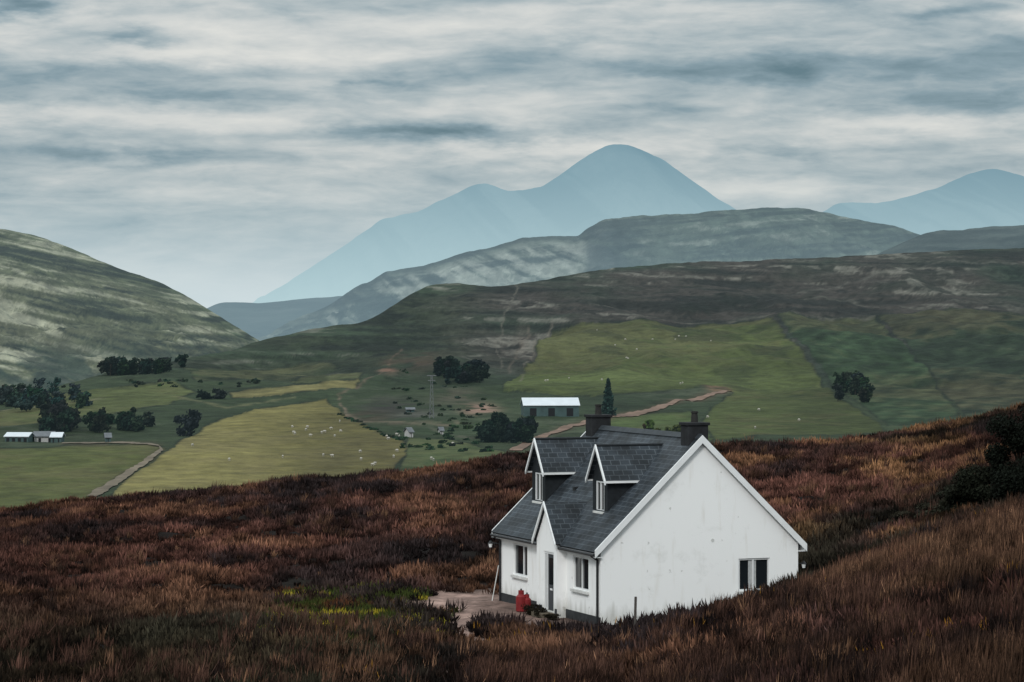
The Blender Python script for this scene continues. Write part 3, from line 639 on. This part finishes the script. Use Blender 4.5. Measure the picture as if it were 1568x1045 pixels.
gn=gnt.nodes.new('ShaderNodeTexNoise');gn.inputs['Scale'].default_value=1.2;gbp=gnt.nodes.new('ShaderNodeBump');gbp.inputs['Strength'].default_value=.05;gnt.links.new(gn.outputs[0],gbp.inputs['Height']);gnt.links.new(gbp.outputs[0],gb.inputs['Normal'])
H=empty('white_cottage',(HX,HY,HZ),TH)
EV=2.6;AP=6.2;K=(AP-EV)/(W/2)
body=prism('walls',[(0,-2.2),(W,-2.2),(W,EV),(W/2,AP),(0,EV)],'y',0,LN,wallM,H)
PX=-.36;PC=4.08;PH=.97;PZ=3.80
porch=prism('entrance_gable',[(PC-PH,-1),(PC+PH,-1),(PC+PH,EV-.06),(PC,PZ),(PC-PH,EV-.06)],'x',PX,.9,wallM,H)
def cut(ob,bx):
    x0,x1,y0,y1,z0,z1=bx;c=box('cutter',x0,x1,y0,y1,z0,z1,None)
    c.parent=ob.parent
    md=ob.modifiers.new('cut','BOOLEAN');md.operation='DIFFERENCE';md.object=c;md.solver='EXACT'
    bpy.context.view_layer.update();dg=bpy.context.evaluated_depsgraph_get()
    me=bpy.data.meshes.new_from_object(ob.evaluated_get(dg));ob.modifiers.clear();ob.data=me;bpy.data.objects.remove(c)
def winX(name,x,y0,y1,z0,z1,dep=.14,bars=(.5,),fr=.06,silld=True):
    g=empty(name,(0,0,0));g.parent=H
    xi=x+dep-.05
    box('glass',xi,xi+.02,y0,y1,z0,z1,gl,g)
    for (a,b,c,d) in ((y0,y0+fr,z0,z1),(y1-fr,y1,z0,z1),(y0+fr,y1-fr,z0,z0+fr),(y0+fr,y1-fr,z1-fr,z1)):
        box('frame',xi-.05,xi-.003,a,b,c,d,frameM,g)
    for t in bars:
        c=y0+(y1-y0)*t;box('mullion',xi-.045,xi-.004,c-.035,c+.035,z0+fr,z1-fr,frameM,g)
    if silld: box('sill',x-.10,x+.02,y0-.06,y1+.06,z0-.10,z0-.003,sill,g,.01)
    box('curtain',xi-.003,xi-.001,y0+fr,y0+fr+.14,z0+fr,z1-fr,curt,g);
    return g
for a,b,c,d in [(1.1,2.5,.98,2.14),(6.9,8.3,.98,2.14)]:
    cut(body,(-.2,.14,a,b,c,d));winX('front_window',0,a,b,c,d,bars=(.5,) if a<5 else (.35,))
cut(body,(5.2,6.4,-.2,.14,.92,2.05))
D0,D1=3.42,4.36
cut(porch,(PX-.2,PX+.12,D0,D1,.08,2.16))
g=empty('gable_window',(0,0,0));g.parent=H
box('glass',5.2,6.4,.09,.11,.92,2.05,gl,g)
for (a,b,c,d) in ((5.2,5.26,.92,2.05),(6.34,6.4,.92,2.05),(5.26,6.34,.92,.98),(5.26,6.34,1.99,2.05),(5.74,5.80,.98,1.99)):
    box('frame',a,b,.04,.088,c,d,frameM,g)
box('curtain',5.60,5.735,.078,.087,1.0,1.97,curt,g);box('curtain',5.81,5.90,.078,.087,1.0,1.97,curt,g)
box('sill',5.12,6.48,-.1,.02,.82,.917,sill,g,.01)
g=empty('front_door',(0,0,0));g.parent=H
dx=PX+.06
box('door_leaf',dx,dx+.04,D0+.08,D0+.66,.10,2.08,simple('door_paint',(.05,.055,.06),.5,.2,3),g)
box('door_glass',dx-.005,dx-.001,D0+.17,D0+.57,1.0,1.95,gl,g)
for a,b,c,d in((D0,D0+.08,.08,2.16),(D1-.08,D1,.08,2.16),(D0+.08,D1-.08,2.08,2.16),(D0+.66,D0+.74,.1,2.08)):
    box('door_frame',dx-.035,dx+.05,a,b,c,d,frameM,g)
box('side_glass',dx+.01,dx+.04,D0+.74,D1-.08,.1,2.08,gl,g);box('letter_plate',dx-.007,dx-.001,D0+.26,D0+.48,.8,.87,trim,g);box('doorstep',PX-.45,PX-.002,D0-.1,D1+.1,-.3,.04,grav,g,.02)
def slab(name,e0,e1,r1,r0,t,mat):
    e0,e1,r1,r0=[Vector(p) for p in(e0,e1,r1,r0)]
    n=(e1-e0).cross(r0-e0).normalized()
    if n.z<0:n=-n
    v=[e0,e1,r1,r0]+[p+n*t for p in(e0,e1,r1,r0)]
    ud=(e1-e0).normalized();vd=(r0-e0);vd=(vd-ud*vd.dot(ud)).normalized()
    return mkpart(name,v,[(0,1,2,3),(4,5,6,7),(0,1,5,4),(1,2,6,5),(2,3,7,6),(3,0,4,7)],mat,H,lambda c:((c-e0).dot(ud),(c-e0).dot(vd)))
ov=.24
slab('roof_slope',(-ov,-.10,EV-ov*K+.02),(-ov,LN+.1,EV-ov*K+.02),(W/2,LN+.1,AP+.02),(W/2,-.10,AP+.02),.1,slate)
slab('roof_slope_rear',(W+ov,-.10,EV-ov*K+.02),(W+ov,LN+.1,EV-ov*K+.02),(W/2,LN+.1,AP+.02),(W/2,-.10,AP+.02),.1,slate)
prism('ridge_tiles',[(W/2-.16,AP+.05),(W/2,AP+.215),(W/2+.16,AP+.05),(W/2,AP+.10)],'y',-.11,LN+.11,simple('ridge_tile',(.03,.036,.042),.6,.3,5),H)
for sg,nm in((-1,'bargeboard'),(1,'bargeboard')):
    for ya,yb in((-.165,-.104),(LN+.104,LN+.165)):
        ex=W/2+sg*(W/2+ov+.03);ez=AP-(W/2+ov+.03)*K
        prism(nm,[(ex,ez-.10),(ex,ez+.17),(W/2,AP+.17),(W/2,AP-.10)],'y',ya,yb,trim,H)
def eaves(sx,y0,y1):
    xx0=-ov if sx<0 else W+ov-.03
    box('fascia',xx0,xx0+.03,y0,y1,EV-ov*K-.13,EV-ov*K+.015,trim,H)
    xs=(-ov+.031,-.001) if sx<0 else (W+.001,W+ov-.031)
    box('soffit',xs[0],xs[1],y0,y1,EV-ov*K-.125,EV-ov*K-.10,trim,H)
    xg=-ov-.06 if sx<0 else W+ov+.06
    cyl('gutter',(xg,y0-.02,EV-ov*K-.03),(xg,y1+.02,EV-ov*K-.03),.05,darkp,H)
eaves(-1,-.10,PC-PH-.03);eaves(-1,PC+PH+.03,LN+.10);eaves(1,-.10,LN+.10)
def pipe(x,y,zt=EV-.45,z0=-.4):
    cyl('downpipe',(x,y,z0),(x,y,zt),.042,darkp,H);cyl('downpipe_bend',(x,y,zt),(-ov-.04,y,EV-.3),.042,darkp,H)
pipe(-.055,.18);pipe(-.055,LN-.15);pipe(-.055,PC+PH+.1)
box('plinth',-.03,-.002,.0,PC-PH-.002,-1.5,.2,plin,H);box('plinth',-.03,-.002,PC+PH+.002,LN,-1.5,.2,plin,H)
box('plinth',PX-.03,PX-.002,PC-PH,D0-.16,-.9,.2,plin,H);box('plinth',PX-.03,PX-.002,D1+.16,PC+PH,-.9,.2,plin,H)
for sg in(-1,1):
    slab('entrance_roof',(PX-.10,PC+sg*(PH+.10),EV-.14),(.25,PC+sg*(PH+.10),EV-.14),(1.6,PC,PZ+.04),(PX-.10,PC,PZ+.04),.07,slate)
    prism('entrance_bargeboard',[(PC+sg*(PH+.13),EV-.24),(PC+sg*(PH+.13),EV-.08),(PC,PZ+.14),(PC,PZ+.0)],'x',PX-.15,PX-.102,trim,H)
def dormer(yc):
    hw=.66;xf=.96;ze=4.82;zr=5.88
    b=prism('dormer_body',[(yc-hw,3.0),(yc+hw,3.0),(yc+hw,ze),(yc,zr-.06),(yc-hw,ze)],'x',xf,3.2,hung,H)
    cut(b,(xf-.2,xf+.12,yc-.38,yc+.38,3.66,4.72))
    winX('dormer_window',xf,yc-.38,yc+.38,3.66,4.72,.12,(.5,),fr=.06)
    for sg in(-1,1):
        slab('dormer_roof',(xf-.15,yc+sg*.84,4.74),(3.35,yc+sg*.84,4.74),(3.55,yc,zr),(xf-.15,yc,zr),.07,slate)
        prism('dormer_bargeboard',[(yc+sg*.88,4.62),(yc+sg*.88,4.76),(yc,zr+.12),(yc,zr-.02)],'x',xf-.205,xf-.153,trim,H)
        y=yc+sg*.86;box('dormer_fascia',xf-.15,2.45,y-.015,y+.015,4.68,4.79,trim,H)
    cyl('dormer_ridge',(xf-.15,yc,zr+.08),(3.5,yc,zr+.08),.05,hung,H)
dormer(2.35);dormer(8.2)
box('rooflight_flashing',1.45,1.65,5.9,6.1,4.0,4.3,darkp,H)
def chimney(y0,y1,wd=.38,h=.50):
    x0=W/2-wd;x1=W/2+wd
    box('chimney_stack',x0,x1,y0,y1,AP-.5,AP+h,chim,H,.015);box('chimney_band',x0-.05,x1+.05,y0-.05,y1+.05,AP+h+.001,AP+h+.10,chim,H,.015)
    cyl('chimney_pot',(W/2-.0,(y0+y1)/2,AP+h+.10),(W/2-.0,(y0+y1)/2,AP+h+.48),.13,pot,H,16,.10);cyl('pot_rim',(W/2,(y0+y1)/2,AP+h+.42),(W/2,(y0+y1)/2,AP+h+.48),.13,pot,H,16)
chimney(.2,.85);chimney(LN-.85,LN-.2)
def lantern(x,y,z,dx,dy):
    g=empty('wall_lantern',(0,0,0));g.parent=H
    cyl('arm',(x,y,z),(x+dx,y+dy,z+.05),.02,darkp,g);cyl('shade',(x+dx,y+dy,z+.02),(x+dx,y+dy,z+.12),.10,darkp,g,12,.03);cyl('lamp_glass',(x+dx,y+dy,z-.12),(x+dx,y+dy,z+.02),.05,trim,g,12,.08)
lantern(-.0,LN-.02,2.0,-.35,.1);lantern(W,.35,1.75,.35,-.1)
cyl('vent_cover',(4.2,-.012,2.72),(4.2,.0,2.72),.06,sill,H)
# ------------------------------------------------------------------ yard objects
red=simple('red_paint',(.20,.016,.018),.5,.25,4)
def bottle(name,u,v,r,h,mat):
    X,Y,Z=mhit(u,v);g=empty(name,(X,Y,Z-.03))
    cyl('body',(0,0,.06),(0,0,h*.72),r,mat,g,20);cyl('shoulder',(0,0,h*.72),(0,0,h*.84),r,mat,g,20,r*.5);cyl('foot_ring',(0,0,0),(0,0,.06),r*.85,darkp,g,20)
    cyl('collar',(0,0,h*.84),(0,0,h),r*.55,mat,g,16);cyl('valve',(0,0,h),(0,0,h+.06),.03,darkp,g,8)
bottle('gas_cylinder',798,938,.19,.80,red);bottle('gas_cylinder',807,938,.15,.66,red)
post=simple('weathered_wood',(.07,.062,.055),.9,.3,8)
def fence_post(name,u,d,h=.9,r=.045):
    X=(u-UC)/F*d;Z=float(moor_z(np.array(X),np.array(d)));return cyl(name,(X,d,Z-.3),(X+.03,d,Z+h),r,post,None,8,r*.9)
fence_post('fence_post',972,91,1.25)
px,py,pz=to_world(-.35,LN-.1);px2,py2,pz2=to_world(-.05,LN+.02,1.2)
cyl('leaning_pole',(px,py,pz-.1),(px2,py2,pz2),.018,sill,None,8)
def bush(name,X,Y,Z,h,wd,nl,lsz,col):
    co,cc=tree_geo(X,Y,Z,h,wd,'broad',nl,lsz,col)
    raw_mesh(name,co,np.arange(len(co)).reshape(-1,4),4,np.array(cc),leaf_mat,smooth=False)
for (u,v,h,wd) in((816,942,.55,.9),(830,946,.45,.8),(846,950,.35,.7)):
    X,Y,Z=mhit(u,v);bush('shrub',X,Y,Z+.4,h,wd,900,.035,lin(40,38,31))
def dbush(u,d,h,wd,nl=9000,col=lin(38,42,32)):
    X=(u-UC)/F*d;Z=float(moor_z(np.array(X),np.array(d)));bush('gorse_bush',X,d,Z+.2,h,wd,nl,.06,col)
dbush(1560,104,3.7,3.2,16000,lin(30,34,29));dbush(1518,105,2.6,2.8,12000,lin(36,39,32));dbush(1605,103,4.2,3.0,12000,lin(30,34,29));dbush(1486,106,1.8,2.4,8000,lin(40,42,35))
dbush(1430,110,.8,1.8,3500,lin(52,52,44));dbush(1385,112,.7,1.5,2500,lin(54,52,44));dbush(1460,108,1.0,1.8,4000,lin(44,45,37))
# ------------------------------------------------------------------ barn and farm buildings
mroof=simple('metal_roof_white',(.56,.60,.63),.45,.06,.3);bwall=simple('barn_cladding',lin(66,84,84),.7,.2,.4);wh=simple('white_farm_wall',(.42,.42,.41),.8,.15,.5);gro=simple('grey_roof',(.12,.13,.14),.8,.2,.5)
def shed(name,u,v,wpx,L2,h,rise,rot,wm,rm,doors=3):
    X,Y,Z=[float(q) for q in vpt(u,v)];wd=wpx*Y/F;g=empty(name,(X,Y,Z-.2),rot)
    prism('walls',[(-L2/2,-2),(L2/2,-2),(L2/2,h),(0,h+rise),(-L2/2,h)],'x',-wd/2,wd/2,wm,g)
    for sg in(-1,1):
        ov=.5;pr=[(sg*(L2/2+ov),h-ov*rise/(L2/2)+.05),(0,h+rise+.05),(0,h+rise+.3),(sg*(L2/2+ov),h-ov*rise/(L2/2)+.3)]
        prism('roof',pr,'x',-wd/2-.4,wd/2+.4,rm,g)
    for i in range(doors):
        c=-wd/2+wd*(i+.5)/doors;box('door',c-1.3*min(1,wd/20),c+1.3*min(1,wd/20),-L2/2-.06,-L2/2-.01,0,min(3.4,h*.75),hung,g)
shed('barn',842,640,84,16,4.2,2.6,math.radians(4),bwall,mroof)
shed('farmhouse',30,676,36,8,2.0,1.1,math.radians(-6),bwall,mroof,4);shed('farm_shed',68,674,30,9,2.2,1.4,math.radians(10),wh,gro,2);shed('farm_shed',88,676,16,7,2.2,1.3,0,bwall,mroof,2)
shed('cottage',626,668,6,5,2.0,1.3,.4,wh,gro,1);shed('cottage',33,606,10,6,2.4,1.6,.3,wh,gro,2)
shed('cottage',675,664,5,4,1.6,1.0,.2,wh,gro,1);shed('cottage',165,680,8,5,2.0,1.2,.2,bwall,gro,1);shed('cottage',628,634,12,5,1.2,.6,.1,bwall,gro,1)
def mast(u,v,hp):
    X,Y,Z=[float(q) for q in vpt(u,v)];h=hp*Y/F;g=empty('lattice_mast',(X,Y,Z));pm=simple('galvanised_steel',(.14,.15,.16),.5,.1,1)
    for sx in(-1,1):
        for sy in(-1,1):cyl('leg',(sx*.8,sy*.8,0),(sx*.3,sy*.3,h),.08,pm,g,5)
    for i in range(7):
        z0=h*i/7;z1=h*(i+1)/7;w0=.8-.5*i/7;w1=.8-.5*(i+1)/7
        for sy in(-1,1):
            cyl('brace',(-w0,sy*w0,z0),(w1,sy*w1,z1),.05,pm,g,4);cyl('brace',(w0,sy*w0,z0),(-w1,sy*w1,z1),.05,pm,g,4)
    box('crossarm',-1.8,1.8,-.15,.15,h-.3,h,pm,g);box('crossarm',-1.4,1.4,-.15,.15,h-2.2,h-1.95,pm,g)
mast(661,645,66)
print('all done')
